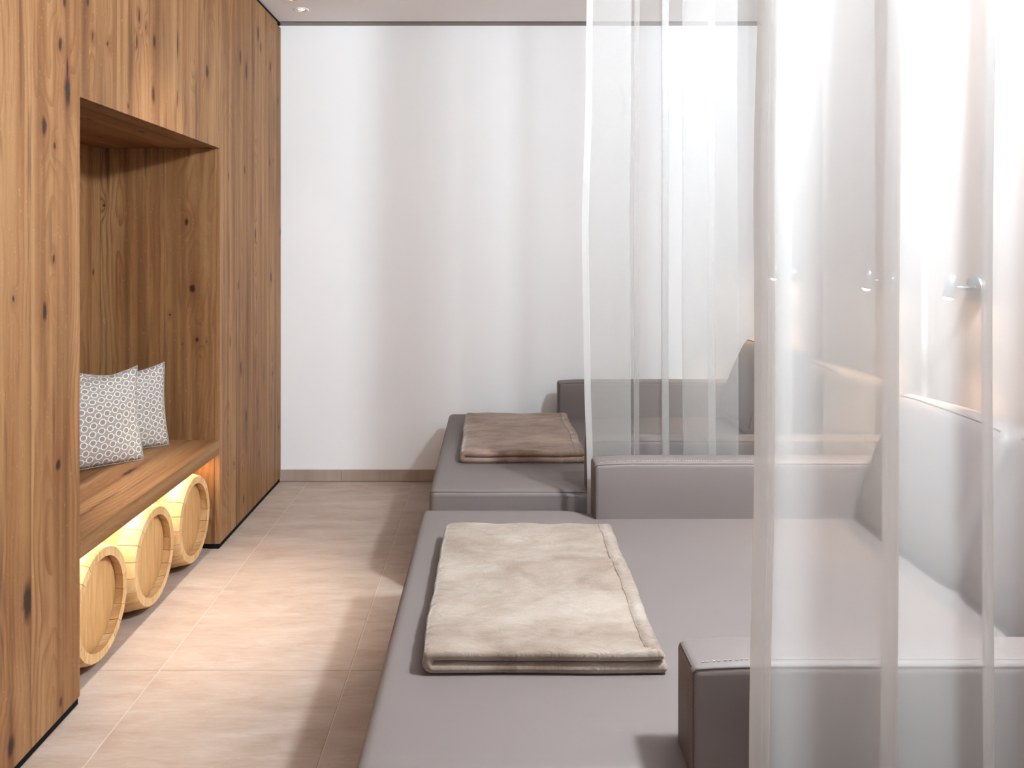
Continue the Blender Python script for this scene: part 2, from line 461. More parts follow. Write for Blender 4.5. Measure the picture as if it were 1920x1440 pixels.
M_WALL = mat_plaster('white_plaster', lin(240, 240, 241))
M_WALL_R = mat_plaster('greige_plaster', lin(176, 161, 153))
M_CEIL = mat_plaster('ceiling_paint', lin(244, 239, 238))
M_BLACK, _, _ = new_mat('black_plinth_gap_shade', lin(16, 15, 15), 0.8, 0.1)  # plinth black, also painted in for the shade of the panel gaps
M_GROUT = mat_plaster('grout', lin(196, 182, 168))
M_TILE = mat_tile()
M_GAP_SHADE, _, _ = new_mat('painted_gap_shade', lin(132, 121, 115), 0.7, 0.2)  # shade of the ceiling gap, put into the colour
M_LEATHER = mat_leather()
M_SEAM, _, _ = new_mat('seam_crease', lin(84, 72, 70), 0.7, 0.2)
M_STITCH, _, _ = new_mat('stitch_thread', lin(104, 90, 88), 0.8, 0.2)
M_STITCH_L, _, _ = new_mat('stitch_thread_pale', lin(186, 176, 172), 0.8, 0.2)
M_SHEER = mat_sheer('sheer_voile', 0.25, (219, 217, 215), 0.72)
M_SHEER2 = mat_sheer('sheer_voile_dense', 0.43, (226, 225, 224))
M_HEM = mat_sheer('sheer_hem', 0.68, (232, 230, 228))
M_RINGS = mat_rings()
M_BEIGE = mat_fleece('beige_fleece', lin(118, 102, 90), lin(141, 127, 115), lin(157, 145, 134))
M_TAUPE = mat_fleece('taupe_fleece', lin(102, 78, 66), lin(128, 104, 90), lin(154, 132, 116))
M_STAVE = mat_barrel('barrel_stave', lin(196, 152, 100), lin(232, 196, 146))
M_HEAD = mat_barrel('barrel_head', lin(184, 136, 84), lin(214, 170, 116))
M_HOOP, _, _ = new_mat('barrel_hoop', lin(206, 164, 110), 0.5, 0.3)
M_CHROME, _, _ = new_mat('brushed_metal', lin(170, 172, 174), 0.35, 0.5, Metallic=0.85)
M_BRASS, _, _ = new_mat('gold_reflector', lin(216, 168, 96), 0.3, 0.5, Metallic=0.9)
M_WHITE, _, _ = new_mat('white_enamel', lin(236, 234, 232), 0.4, 0.4)

# ------------------------------------------------------------------ the shell
floor = box('floor', (-1.95, 1.75, REAR, BACK + 0.12, -0.12, -0.0018), M_GROUT); tag(floor, kind='structure')
GX, GY, PITCH, JOINT = -1.047, 2.548, 0.6, 0.0025
tile_cache = {}
def floor_tile(x0, x1, y0, y1):
    key = (round(x1 - x0, 4), round(y1 - y0, 4))
    if key not in tile_cache:
        o = box('tile', (x0, x1, y0, y1, -0.012, 0.0), M_TILE, floor, 0.0012, 1); tile_cache[key] = o.data
    else:
        o = bpy.data.objects.new('tile', tile_cache[key]); COL.objects.link(o)
        place(o, ((x0 + x1) / 2, (y0 + y1) / 2, -0.006), floor)
for i in range(-2, 5):
    for j in range(-8, 4):
        x0, x1 = GX + PITCH * i, GX + PITCH * (i + 1)
        y0, y1 = GY + PITCH * j, GY + PITCH * (j + 1)
        x0, x1, y0, y1 = max(x0, -1.74), min(x1, RIGHT), max(y0, REAR), min(y1, BACK)
        if x1 - x0 < 0.02 or y1 - y0 < 0.02: continue
        floor_tile(x0 + JOINT / 2, x1 - JOINT / 2, y0 + JOINT / 2, y1 - JOINT / 2)

wall_back = box('wall_back', (-1.95, 1.75, BACK, BACK + 0.12, -0.12, 2.80), M_WALL); tag(wall_back, kind='structure')
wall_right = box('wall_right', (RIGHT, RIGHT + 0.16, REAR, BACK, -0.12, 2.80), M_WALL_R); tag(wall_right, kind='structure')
ceiling = boxes('ceiling', [(-1.95, RIGHT, REAR, BACK - 0.028, CEIL, 2.72), (-1.95, RIGHT, REAR, BACK, 2.74, 2.80)], M_CEIL)
tag(ceiling, kind='structure')
skirt = box('baseboard_back', (PANEL - 0.02, RIGHT, BACK - 0.004, BACK, 0, 0.066), M_GROUT); tag(skirt, kind='structure')
for k in range(-1, 5):
    x0, x1 = max(-0.855 + 0.6 * k, PANEL - 0.02), min(-0.255 + 0.6 * k, RIGHT)
    if x1 - x0 > 0.03:
        box('tile', (x0 + 0.001, x1 - 0.001, BACK - 0.012, BACK - 0.001, 0.002, 0.067), M_TILE, skirt, 0.001)

trim = box('gap_shade_back', (PANEL, RIGHT, BACK - 0.006, BACK, CEIL - 0.017, CEIL + 0.05), M_GAP_SHADE); tag(trim, kind='structure')  # darker strip painted in for the shade of the ceiling gap, no real profile

# dark carcass of the panelled wall; its black paints the shade in the gaps and shows as plinth
BT = 0.022                      # board thickness
cx = PANEL - BT - 0.001
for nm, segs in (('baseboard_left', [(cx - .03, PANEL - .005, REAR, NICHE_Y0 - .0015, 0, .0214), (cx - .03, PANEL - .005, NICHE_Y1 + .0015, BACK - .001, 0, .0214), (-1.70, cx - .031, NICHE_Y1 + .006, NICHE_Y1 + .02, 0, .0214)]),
                 ('gap_shade_left', [(cx - .03, PANEL - .004, REAR, BACK - .001, 2.5975, CEIL - .0005)])):  # black strip added as painted shade between board tops and ceiling
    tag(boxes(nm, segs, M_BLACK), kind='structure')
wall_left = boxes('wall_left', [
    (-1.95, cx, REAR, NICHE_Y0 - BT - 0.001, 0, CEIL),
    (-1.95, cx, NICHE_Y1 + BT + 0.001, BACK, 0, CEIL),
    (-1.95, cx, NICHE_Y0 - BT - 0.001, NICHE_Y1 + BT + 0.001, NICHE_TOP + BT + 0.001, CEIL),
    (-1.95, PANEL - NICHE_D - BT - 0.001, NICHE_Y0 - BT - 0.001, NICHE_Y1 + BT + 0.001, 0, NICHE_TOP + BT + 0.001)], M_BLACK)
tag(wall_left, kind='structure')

def panel_px(px, py):           # pixel on the panel plane -> (Y, Z)
    s = (VX - px) / -PANEL
    return F / s, H - (py - VY) / s
def side_px(px, py):            # pixel on the niche's far side wall -> (X, Z)
    s = F / NICHE_Y1
    return (px - VX) / s, H - (py - VY) / s
PK = [(130, 172, .017, 3.0), (130, 130, .006, 6), (87, 238, .013, 2.2), (106, 274, .007, 1.6), (117, 85, .010, 2.2), (105, 485, .007, 2.0), (88, 583, .010, 2.8),
      (57, 1125, .026, 2.2), (113, 870, .012, 1.4), (25, 1395, .016, 1.8), (125, 4, .010, 2), (168, 3, .010, 2), (60, 217, .003, 1), (118, 1312, .008, 2.0), (30, 560, .006, 1.5),
      (205, 84, .007, 1.2), (177, 70, .006, 2.5), (264, 32, .007, 4), (276, 53, .006, 2), (292, 79, .012, 2.2), (259, 80, .007, 4), (334, 186, .007, 5), (290, 178, .011, 3),
      (335, 85, .008, 7), (390, 135, .016, 1.8), (243, 200, .005, 2), (452, 108, .010, 4), (463, 135, .013, 3.5), (485, 64, .014, 3), (490, 90, .008, 4), (508, 125, .010, 3),
      (500, 118, .004, 1), (507, 305, .008, 3), (460, 320, .007, 3), (513, 300, .005, 1.5), (480, 440, .008, 5), (509, 520, .012, 2.5), (448, 535, .007, 3), (433, 640, .006, 5),
      (463, 780, .008, 4), (440, 868, .006, 2), (458, 935, .006, 4), (487, 850, .006, 4), (512, 700, .006, 3), (453, 690, .008, 5), (430, 330, .005, 3)]
PKW = [(*panel_px(a, b), s, l) for a, b, s, l in PK]
SKW = [(*side_px(a, b), s, l) for a, b, s, l in [(356, 541, .014, 1.4), (365, 637, .010, 1.2), (345, 416, .009, 2.0), (314, 590, .005, 1), (383, 640, .003, 1), (411, 525, .005, 8), (338, 645, .003, 1), (190, 385, .006, 1)]]

def wall_board(y0, y1, z0, z1, x1=PANEL, seed=None):
    g = 0.0004
    cy, cz = (y0 + y1) / 2, (z0 + z1) / 2
    kn = [(y - cy, z - cz, s, l) for (y, z, s, l) in PKW if y0 < y < y1 and z0 < z < z1]
    if not kn:
        kn = [(random.uniform(-.09, .09), random.uniform(-.4, .4) * (z1 - z0), random.uniform(.006, .013), random.uniform(1.5, 4)) for _ in range(4)]
    m = oak(kn, seed)
    # knots are given across y; local x only spans the board's thickness
    return box('board', (x1 - BT, x1, y0 + g, y1 - g, z0, z1), m, wall_left, 0.0007)
TOPZ, BOTZ = 2.597, 0.022
ys_near = [2.362, 2.112, 1.87, 1.63, 1.39, 1.14, 0.9, 0.65, 0.41, 0.16, -0.08, -0.33, -0.57, -0.82, -1.06, -1.3, -1.55]
for a, b in zip(ys_near[1:], ys_near[:-1]): wall_board(a, b, BOTZ, TOPZ, seed=(0.335 if b > 2.3 else None))
ys_l = [2.362, 2.597, 2.851, 3.09, 3.315, NICHE_Y1]
for a, b in zip(ys_l[:-1], ys_l[1:]): wall_board(a, b, NICHE_TOP, TOPZ)
ys_f = [NICHE_Y1, 3.80, 4.04, 4.29, 4.536]
for a, b in zip(ys_f[:-1], ys_f[1:]): wall_board(a, b, BOTZ, TOPZ)
wall_board(4.539, BACK - 0.001, BOTZ, 2.585, x1=PANEL - 0.0015)

# niche lining
NB = PANEL - NICHE_D
def side_board(x0, x1, y0, y1, z0, z1, pale=False):
    cx_, cz = (x0 + x1) / 2, (z0 + z1) / 2
    kn = [(x - cx_, z - cz, s, l) for (x, z, s, l) in SKW if x0 < x < x1 and z0 < z < z1 and y0 > 3]
    return box('board', (x0 + .0004, x1 - .0004, y0, y1, z0, z1), oak(kn, gain=1.0), wall_left, 0.0007)
for (x0, x1) in ((PANEL - 0.245, PANEL - BT), (NB, PANEL - 0.245)):
    for (y0, y1) in ((NICHE_Y1, NICHE_Y1 + BT), (NICHE_Y0 - BT, NICHE_Y0)):
        side_board(x0, x1, y0, y1, BENCH_T - 0.03 if x0 < -9 else BOTZ, NICHE_TOP)
for a, b in zip((NICHE_Y0, 2.60, 2.85, 3.09, 3.33), (2.60, 2.85, 3.09, 3.33, NICHE_Y1)):
    kn = [(random.uniform(-.08, .08), random.uniform(-.5, .5), .007, 2) for _ in range(2)]
    box('board', (NB - BT, NB, a + .0004, b - .0004, 0.0, NICHE_TOP), oak(kn), wall_left, 0.0007)
def lying_board(name, x0, x1, y0, y1, z0, z1, parent, knots=(), bevel=0.0007, gain=1.0):
    """grain runs along world y: built upright in its own frame, then laid down"""
    lx, ly, lz = x1 - x0, z1 - z0, y1 - y0
    v, f = box_geo(-lx / 2, lx / 2, -ly / 2, ly / 2, -lz / 2, lz / 2)
    me = bpy.data.meshes.new(name); me.from_pydata(v, [], f); me.materials.append(oak(knots, gain=gain))
    bm = bmesh.new(); bm.from_mesh(me)
    bmesh.ops.bevel(bm, geom=bm.edges[:], offset=bevel, segments=2, affect='EDGES'); bm.to_mesh(me); bm.free()
    o = bpy.data.objects.new(name, me); COL.objects.link(o)
    o.rotation_euler = (-math.pi / 2, 0, 0)
    place(o, ((x0 + x1) / 2, (y0 + y1) / 2, (z0 + z1) / 2), parent)
    return o
lying_board('board', PANEL - 0.245, PANEL - BT, NICHE_Y0, NICHE_Y1, NICHE_TOP, NICHE_TOP + BT, wall_left, [(0.02, 0.1, .008, 3), (-.03, -.2, .006, 5)])
lying_board('board', NB, PANEL - 0.246, NICHE_Y0, NICHE_Y1, NICHE_TOP, NICHE_TOP + BT, wall_left, [(0.04, 0.25, .010, 2)])

# bench seat set into the niche: a top and a front lip
bench = empty('bench', ((PANEL + NB) / 2, (NICHE_Y0 + NICHE_Y1) / 2, BENCH_B), 'thick dark oak bench seat set into the wooden niche above the barrels', 'bench')
lying_board('seat_board', NB + 0.002, PANEL - 0.001, NICHE_Y0 + 0.001, NICHE_Y1 - 0.001, BENCH_B, BENCH_T, bench,
            [(-.05, -0.25, .010, 6), (.06, .1, .012, 5), (-.1, .35, .008, 4), (.02, -.42, .007, 6)], 0.0018, gain=0.92)

# ------------------------------------------------------------------ lamps
def downlight(x, y, label, power=1.0):
    e = empty('downlight', (x, y, CEIL), label, 'downlight', 'recessed downlights along the wooden wall')
    ring = lathe('trim_ring', [(0.026, -0.002), (0.026, 0.0025), (0.033, 0.005), (0.040, 0.004), (0.041, 0.0)], (x, y, CEIL), (0, 0, -1), M_WHITE, e, 36)
    ring['label'] = 'white trim ring'
    lathe('reflector', [(0.0255, 0.001), (0.0245, -0.004), (0.018, -0.010)], (x, y, CEIL - 0.003), (0, 0, -1), M_BRASS, e, 32)
    lathe('lens', [(0.018, 0.0), (0.010, 0.0008), (0.0005, 0.001)], (x, y, CEIL - 0.0005), (0, 0, -1), emit_mat('downlight_lens', (1.0, 0.80, 0.55), 9.0), e, 24)
    if power:
        L = bpy.data.lights.new('downlight_beam', 'SPOT'); L.energy = DOWNLIGHT_W * power; L.color = WARM
        L.spot_size = math.radians(36); L.spot_blend = 1.0; L.shadow_soft_size = 0.02
        o = bpy.data.objects.new('downlight_beam', L); COL.objects.link(o); place(o, (x, y, CEIL - 0.012), e)
DLX = -1.026
downlight(DLX, 4.36, 'recessed warm downlight nearest the white back wall', 0.12)
downlight(DLX, 4.165, 'recessed warm downlight cut by the top edge of the picture', 0.12)
downlight(DLX, 3.02, 'warm downlight above the middle of the niche, farther of its pair')
downlight(DLX, 2.82, 'warm downlight above the middle of the niche, nearer of its pair')
downlight(DLX, 1.55, 'warm downlight above the near wooden wall')

key = empty('ceiling_lamp', (KEY_POS[0], KEY_POS[1], CEIL), 'small white globe lamp on a short stem under the ceiling above the near lounger', 'ceiling lamp')
lathe('canopy', [(0.0005, 0.016), (0.045, 0.014), (0.05, 0.0)], (KEY_POS[0], KEY_POS[1], CEIL), (0, 0, -1), M_WHITE, key, 32)
tube('stem', [(KEY_POS[0], KEY_POS[1], CEIL), (KEY_POS[0], KEY_POS[1], KEY_POS[2] + KEY_RADIUS - 0.004)], 0.008, M_WHITE, key, 12)
prof = [(max(0.0004, KEY_RADIUS * math.sin(math.pi * i / 10)), -KEY_RADIUS * math.cos(math.pi * i / 10)) for i in range(11)]
lathe('globe', prof, KEY_POS, (0, 0, 1), emit_mat('lamp_globe', (0.88, 1.0, 1.08), KEY_EMIT), key, 20)

def wall_lamp(y, label):
    e = empty('reading_lamp', (RIGHT, y, 1.20), label, 'reading lamp', 'metal reading lamps on the right wall')
    lathe('wall_mount', [(0.0005, 0.030), (0.039, 0.029), (0.042, 0.026), (0.042, 0.0)], (RIGHT, y, 1.20), (-1, 0, 0), M_CHROME, e, 32)
    tube('arm', [(RIGHT - 0.028, y, 1.20), (RIGHT - 0.088, y, 1.202)], 0.007, M_CHROME, e, 12)
    top, bot = Vector((1.497, y, 1.243)), Vector((1.481, y, 1.168))
    d = (bot - top).normalized(); L = (bot - top).length
    lathe('lamp_head', [(0.0005, 0), (0.017, 0.001), (0.019, 0.004), (0.019, L), (0.0165, L), (0.0165, L - 0.006)], top, d, M_CHROME, e, 28)
    lathe('lens', [(0.0164, 0), (0.014, 0.006), (0.008, 0.0105), (0.0004, 0.012)], bot - d * 0.005, d, emit_mat('reading_lens', (1.0, 0.86, 0.66), 220.0), e, 24)
    l = bpy.data.lights.new('reading_beam', 'SPOT'); l.energy = READING_W; l.color = (1.0, 0.72, 0.45)
    l.spot_size = math.radians(84); l.spot_blend = 0.85; l.shadow_soft_size = 0.014
    o = bpy.data.objects.new('reading_beam', l); COL.objects.link(o); place(o, bot + d * 0.010, e)
    o.rotation_euler = d.to_track_quat('-Z', 'Y').to_euler()
wall_lamp(2.625, 'reading lamp on the right wall above the near lounger backrest')
wall_lamp(4.255, 'reading lamp on the right wall beside the back corner')
wall_lamp(3.20, 'reading lamp on the right wall just behind the far curtain')
wall_lamp(1.60, 'reading lamp on the right wall at the near edge of the near lounger')

# ------------------------------------------------------------------ loungers
def stitches(name, pts, mat, parent, pitch=0.0085, ln=0.0045, w=0.0013):
    """small thread stitches along a polyline"""
    V, Fc = [], []
    P = [Vector(p) for p in pts]
    for a, b in zip(P[:-1], P[1:]):
        L = (b - a).length; n = int(L / pitch)
        if n < 1: continue
        t = (b - a).normalized()
        s = t.cross(Vector((0, 0, 1)) if abs(t.z) < .9 else Vector((0, 1, 0))).normalized(); u = s.cross(t)
        for k in range(n):
            c = a + t * (k + .5) * pitch
            base = len(V)
            for i in (-1, 1):
                for j in (-1, 1):
                    for l in (-1, 1):
                        V.append(c + t * i * ln / 2 + s * j * w / 2 + u * l * w / 2)
            Fc += [tuple(base + q for q in f) for f in [(0, 1, 3, 2), (4, 6, 7, 5), (0, 4, 5, 1), (2, 3, 7, 6), (0, 2, 6, 4), (1, 5, 7, 3)]]
    o = mesh_obj(name, V, Fc, mat, parent, smooth=False); o['kind'] = 'stuff'
    return o

SEAT_Z, ARM_Z = 0.42, 0.607
def lounger(yn, label, left, ax0=0.345):
    """yn: y of the near side; the far side is 1.42 m behind it"""
    yf = yn + 1.42
    e = empty('lounger', (0.65, (yn + yf) / 2, 0), label, 'lounger', 'double loungers')
    x1 = RIGHT - 0.004
    # base and seat: one upholstered block with softly dipping corners by the arms
    def seat_fn(p):
        x, y, z = p
        if z > SEAT_Z - 0.06:
            e1 = min(y - yn, yf - y)
            dip = max(0.0, 1 - abs(x - 0.33) / 0.10) * max(0.0, 1 - e1 / 0.16)
            z -= 0.016 * dip * dip
            for yc, sg in ((yn + .112, 1), (yf - .112, -1)):
                q = (y - yc) * sg; w2 = max(0.0, 1 - abs(x - 0.27) / 0.10)
                z -= 0.005 * w2 * math.exp(-((q - 0.35 * (0.34 - x) + .004) / 0.014) ** 2)
            crown = (1 - ((x - (left + x1) / 2) / ((x1 - left) / 2)) ** 6) * (1 - ((y - (yn + yf) / 2) / 0.71) ** 6)
            z += 0.0 * crown
        return Vector((x, y, z))
    seat = rbox('seat', (left, x1, yn, yf, 0.05, SEAT_Z), M_LEATHER, e, 0.026, (96, 84, 3), 4, seat_fn)
    rr = 0.026 * 0.30
    tube('seam', [(left + .01, yn + rr - .0006, SEAT_Z - rr), (ax0 - .01, yn + rr - .0006, SEAT_Z - rr)], 0.0016, M_SEAM, seat)
    stitches('stitching', [(left + .012, yn + .0006, SEAT_Z - 0.024), (0.335, yn + .0006, SEAT_Z - 0.024)], M_SEAM, seat)
    boxes('plinth', [(left + 0.06, x1 - 0.02, yn + 0.06, yf - 0.06, 0.0, 0.06)], M_BLACK, e)
    # arms
    for (a0, a1, near) in ((yn - 0.006, yn + 0.108, True), (yf - 0.108, yf + 0.006, False)):
        def arm_fn(p, a0=a0, a1=a1):
            x, y, z = p
            if z > ARM_Z - 0.03:     # soft crown along the top
                z += 0.006 * (1 - ((y - (a0 + a1) / 2) / ((a1 - a0) / 2)) ** 2) * min(1, (x - ax0) / 0.15)
                z -= 0.010 * math.exp(-((x - ax0) / 0.05) ** 2) * 0.4
            return Vector((x, y, z))
        arm = rbox('armrest', (ax0, x1, a0, a1, 0.055, ARM_Z), M_LEATHER, e, 0.016, (16, 2, 6), 3, arm_fn)
        q = 0.016 * 0.293
        zt = ARM_Z - 0.004
        face = a0
        pts = [(ax0 + q, face + q - .0006, 0.09), (ax0 + q, face + q - .0006, zt - 0.012), (ax0 + q + .004, face + q - .0006, zt - 0.004), (ax0 + 0.018, face + q - .0006, zt - q + .0010)]
        pts += [arm_fn(Vector((ax0 + 0.04 + (x1 - 0.03 - ax0 - 0.04) * i / 14, face + q - .0004, ARM_Z - q + .0004))) for i in range(15)]
        tube('seam', pts, 0.0016, M_SEAM, arm)
        stitches('stitching', [(ax0 + .0002, face + 0.022, 0.09), (ax0 + .0002, face + 0.022, zt - 0.02)], M_SEAM, arm)
        stitches('stitching', [arm_fn(Vector((ax0 + d_, face + 0.0175, ARM_Z))) + Vector((0, 0, .0008)) for d_ in (.02, .04, .06, .08, .11, .15, .3, .6, 1.1)], M_STITCH_L, arm)
        tube('seam', [(ax0 + q - .0006, face + 0.016, zt - q + .001), (ax0 + q - .0006, a1 - 0.016, zt - q + .001)], 0.0014, M_SEAM, arm)
    # two leaning wedge cushions
    ym = (yn + yf) / 2
    for (c0, c1) in ((yn + 0.112, ym - 0.004), (ym + 0.004, yf - 0.112)):
        cx0, cx1, z0, z1 = 1.20, 1.575, SEAT_Z + 0.002, 0.862
        def cush_fn(p, c0=c0, c1=c1):
            x, y, z = p
            t = (z - z0) / (z1 - z0); f = 1 - (x - cx0) / (cx1 - cx0)
            v = (y - (c0 + c1) / 2) / ((c1 - c0) / 2)
            x += f * (0.155 * t ** 1.35 - 0.016 * math.sin(math.pi * t) * (1 - v * v) + 0.014 * max(0, 1 - t * 5))
            z -= (1 - f) * 0.055 * t
            z -= 0.010 * t * (abs(v) ** 4)
            y -= 0.012 * v * t * t
            return Vector((x, y, z))
        cu = rbox('back_cushion', (cx0, cx1, c0, c1, z0, z1), M_LEATHER, e, 0.045, (4, 10, 8), 4, cush_fn)
        r = 0.045 * 0.293
        A = lambda y, z: cush_fn(Vector((cx0 + r - .0004, y, z)))
        up = [cush_fn(Vector((cx0 + r - .0008, c0 + .03 + (c1 - c0 - .06) * i / 12, z1 - r + .0008))) for i in range(13)]
        tube('seam', up, 0.0017, M_SEAM, cu)
        vs = [cush_fn(Vector((cx0 - .0004, c0 + .05, z0 + .06 + (z1 - z0 - .12) * i / 10))) for i in range(11)]
        tube('seam', vs, 0.0014, M_SEAM, cu)
        stitches('stitching', [p + Vector((-.0002, .012, 0)) for p in vs], M_STITCH, cu)
        lo = [cush_fn(Vector((cx0 - .0004, c0 + .05 + (c1 - c0 - .1) * i / 10, z0 + .06))) for i in range(11)]
        tube('seam', lo, 0.0014, M_SEAM, cu)
    return e
lounger(1.405, 'grey leather double lounger in the foreground with the beige blanket on it', -0.243)
lounger(3.035, 'grey leather double lounger against the white back wall, behind the far curtain', -0.236, 0.358)

# ------------------------------------------------------------------ blankets
def blanket(x0, y0, w, l, mat, label, seed, wrinkle):
    z0 = SEAT_Z + 0.0008
    r, T = 0.026, 0.052
    out, mid = [], []
    def add(x, z, mx, mz): out.append((x, z)); mid.append((mx, mz))
    n = 34
    for i in range(n + 1):                       # bottom, right to left
        x = w - (w - r) * i / n; add(x, 0, x, 0.0118)
    for i in range(1, 9):                        # outside of the fold on the left
        a = math.pi * i / 9; x, z = r - r * math.sin(a), r - r * math.cos(a)
        k = 0.0142 / r; add(x, z, r - (r - .0118) * math.sin(a), r - (r - .0118) * math.cos(a))
    for i in range(n + 1):
        x = r + (w - 0.006 - r) * i / n; add(x, T, x, T - 0.0118)
    for i in range(1, 5):                        # rounded right end of the top leaf
        a = math.pi * i / 5; add(w - 0.006 + 0.011 * math.sin(a), T - .0115 + 0.0115 * math.cos(a), w - 0.006, T - .0115)
    for i in range(n + 1):
        x = w - 0.006 - (w - 0.006 - r) * i / n; add(x, 0.0268, x, T - 0.0125)
    for i in range(1, 4):
        a = math.pi * i / 4; add(r - 0.002 * math.sin(a), 0.026 + 0.0025 * math.cos(a), r - (r - .0118) * math.sin(a), r + (r - .0118) * math.cos(a))
    for i in range(n + 1):
        x = r + (w - r) * i / n; add(x, 0.0254, x, 0.0125)
    for i in range(1, 5):
        a = math.pi * i / 5; add(w + 0.011 * math.sin(a), 0.0118 + 0.0117 * math.cos(a), w, 0.0118)
    m = len(out)
    ys = [0.0, .0015, .004, .008, .013, .02] + [0.02 + (l - 0.04) * i / 60 for i in range(1, 60)] + [l - v for v in (.02, .013, .008, .004, .0015, 0.0)]
    def disp(x, y, z):
        hgt = z / T
        e = wrinkle * hgt * (noise.noise(Vector((x * 7, y * 9, seed))) * 0.5 + 0.35 * noise.noise(Vector((x * 14, y * 38, seed + 5))))
        ridge = abs(noise.noise(Vector((x * 9 + y * 3, y * 17, seed + 9))))
        e += wrinkle * hgt * (0.30 - ridge) * 0.55 * math.exp(-((x - w * .5) / .2) ** 2 - ((y - l * .55) / .22) ** 2)
        if x < 0.10: e += wrinkle * hgt * 0.5 * max(0, noise.noise(Vector((1.3, y * 26, seed)))) * (1 - x / 0.10)
        dx = 0.010 * noise.noise(Vector((hgt * 1.2, y * 3.2, seed + 2))) + 0.004 * noise.noise(Vector((hgt * 4, y * 14, seed + 3)))
        dy = 0.006 * noise.noise(Vector((x * 4, hgt * 2, seed + 7)))
        return dx, dy, e
    V, Fc = [], []
    rr = 0.012
    for y in ys:
        d = min(y, l - y); fct = math.sqrt(max(0.0004, 1 - max(0, 1 - d / rr) ** 2))
        for (p, q) in zip(out, mid):
            x = q[0] + (p[0] - q[0]) * (0.4 + 0.6 * fct); z = q[1] + (p[1] - q[1]) * fct
            dx, dy, dz = disp(x, y, z)
            lead = 0.006 * (z / T) * (1 if y > l / 2 else -0.6)
            V.append((x0 + x + dx, y0 + y + dy + lead, z0 + z + dz * (0.3 + 0.7 * fct)))
    for j in range(len(ys) - 1):
        for i in range(m):
            i2 = (i + 1) % m
            Fc.append((j * m + i, j * m + i2, (j + 1) * m + i2, (j + 1) * m + i))
    Fc.append(tuple(range(m))); Fc.append(tuple((len(ys) - 1) * m + i for i in reversed(range(m))))
    o = empty('folded_blanket', (x0 + w / 2, y0 + l / 2, SEAT_Z), label, 'blanket', 'folded fleece blankets')
    b = fix_normals(mesh_obj('fleece', V, Fc, mat, o))
    # stitched hem along the free right edge
    HV, HF = [], []
    st = 60
    for j in range(st + 1):
        y = 0.006 + (l - 0.012) * j / st; drop = 0.004 * max(0.0, 1 - min(y, l - y) / 0.018) ** 2
        for k, (hx, hz) in enumerate(((w - 0.032, -.0020), (w - 0.031, .0008), (w - 0.016, .0018), (w - 0.001, .0004), (w - 0.0005, -.003))):
            dx, dy, dz = disp(hx, y, T)
            HV.append((x0 + hx + dx, y0 + y + dy, z0 + T + dz + hz - drop))
    for j in range(st):
        for k in range(4):
            a = j * 5 + k; HF.append((a, a + 1, a + 6, a + 5))
    h = mesh_obj('hem', HV, HF, mat, b)
    h['label'] = 'stitched double hem along one edge'
    tube('hem_stitch', [(x0 + w - 0.0335 + disp(w - .0335, y, T)[0], y0 + y + disp(w - .0335, y, T)[1], z0 + T + disp(w - .0335, y, T)[2] + .0004) for y in [0.015 + (l - .03) * j / 50 for j in range(51)]], 0.0011, M_HEMST, b)
    return o
M_HEMST, _, _ = new_mat('hem_thread', lin(128, 106, 90), 0.9, 0.1)
blanket(-0.150, 1.722, 0.515, 0.80, M_BEIGE, 'pale beige fleece blanket folded on the foreground lounger', 3.1, 0.011)
blanket(-0.138, 3.412, 0.525, 0.80, M_TAUPE, 'darker brown fleece blanket folded on the lounger by the back wall', 8.4, 0.010)

# ------------------------------------------------------------------ barrels
def barrel(y, label, rot):
    xf = -1.236; L = 0.44; zc = 0.2005
    e = empty('barrel', (xf - L / 2, y, 0), label, 'barrel', 'small wooden barrels under the bench')
    def rad(t): return 0.175 + 0.0245 * (1 - (2 * t - 1) ** 2)
    N = 20
    for k in range(N):
        a0 = 2 * math.pi * k / N + rot + 0.006; a1 = 2 * math.pi * (k + 1) / N + rot - 0.006
        prof = [(rad(t), -t * L) for t in [0.02] + [i / 10 for i in range(1, 10)] + [0.98]]
        prof = [(rad(0) - 0.003, 0.0)] + prof + [(rad(1) - .003, -L)]
        inner = [(r - 0.026, h) for (r, h) in reversed(prof)]
        inner[0] = (inner[0][0] - 0.002, inner[0][1]); inner[-1] = (inner[-1][0] - 0.002, inner[-1][1])
        o = lathe('stave', prof + inner, (xf, y, zc), (1, 0, 0), M_STAVE, e, 3, closed=True, a0=a0, a1=a1)
        sharpen(o, 40)
    hr = rad(0) - 0.025
    for (hx, sgn) in ((xf - 0.026, 1), (xf - L + 0.026, -1)):
        hd = lathe('head', [(0.0004, 0.0), (hr - 0.012, 0.0), (hr, -0.005), (hr, -0.014), (0.0004, -0.014)], (hx, y, zc), (sgn, 0, 0), M_HEAD, e, 48)
        sharpen(hd, 30)
    for t in (0.17, 0.83):
        r0, r1 = rad(t - 0.025) + .0012, rad(t + 0.025) + .0012
        hp = lathe('hoop', [(r0 - .003, -(t - .025) * L), (r0 + .0012, -(t - .025) * L), (r1 + .0012, -(t + .025) * L), (r1 - .003, -(t + .025) * L)], (xf, y, zc), (1, 0, 0), M_HOOP, e, 60, closed=True)
        sharpen(hp, 30); hp['label'] = 'pale wooden hoop'
    return e
barrel(2.57, 'light wooden barrel under the bench, partly cut off by the near wall edge', 0.1)
barrel(2.972, 'light wooden barrel under the bench between the other two barrels', 0.23)
barrel(3.372, 'light wooden barrel under the bench, farthest from the viewer', 0.05)

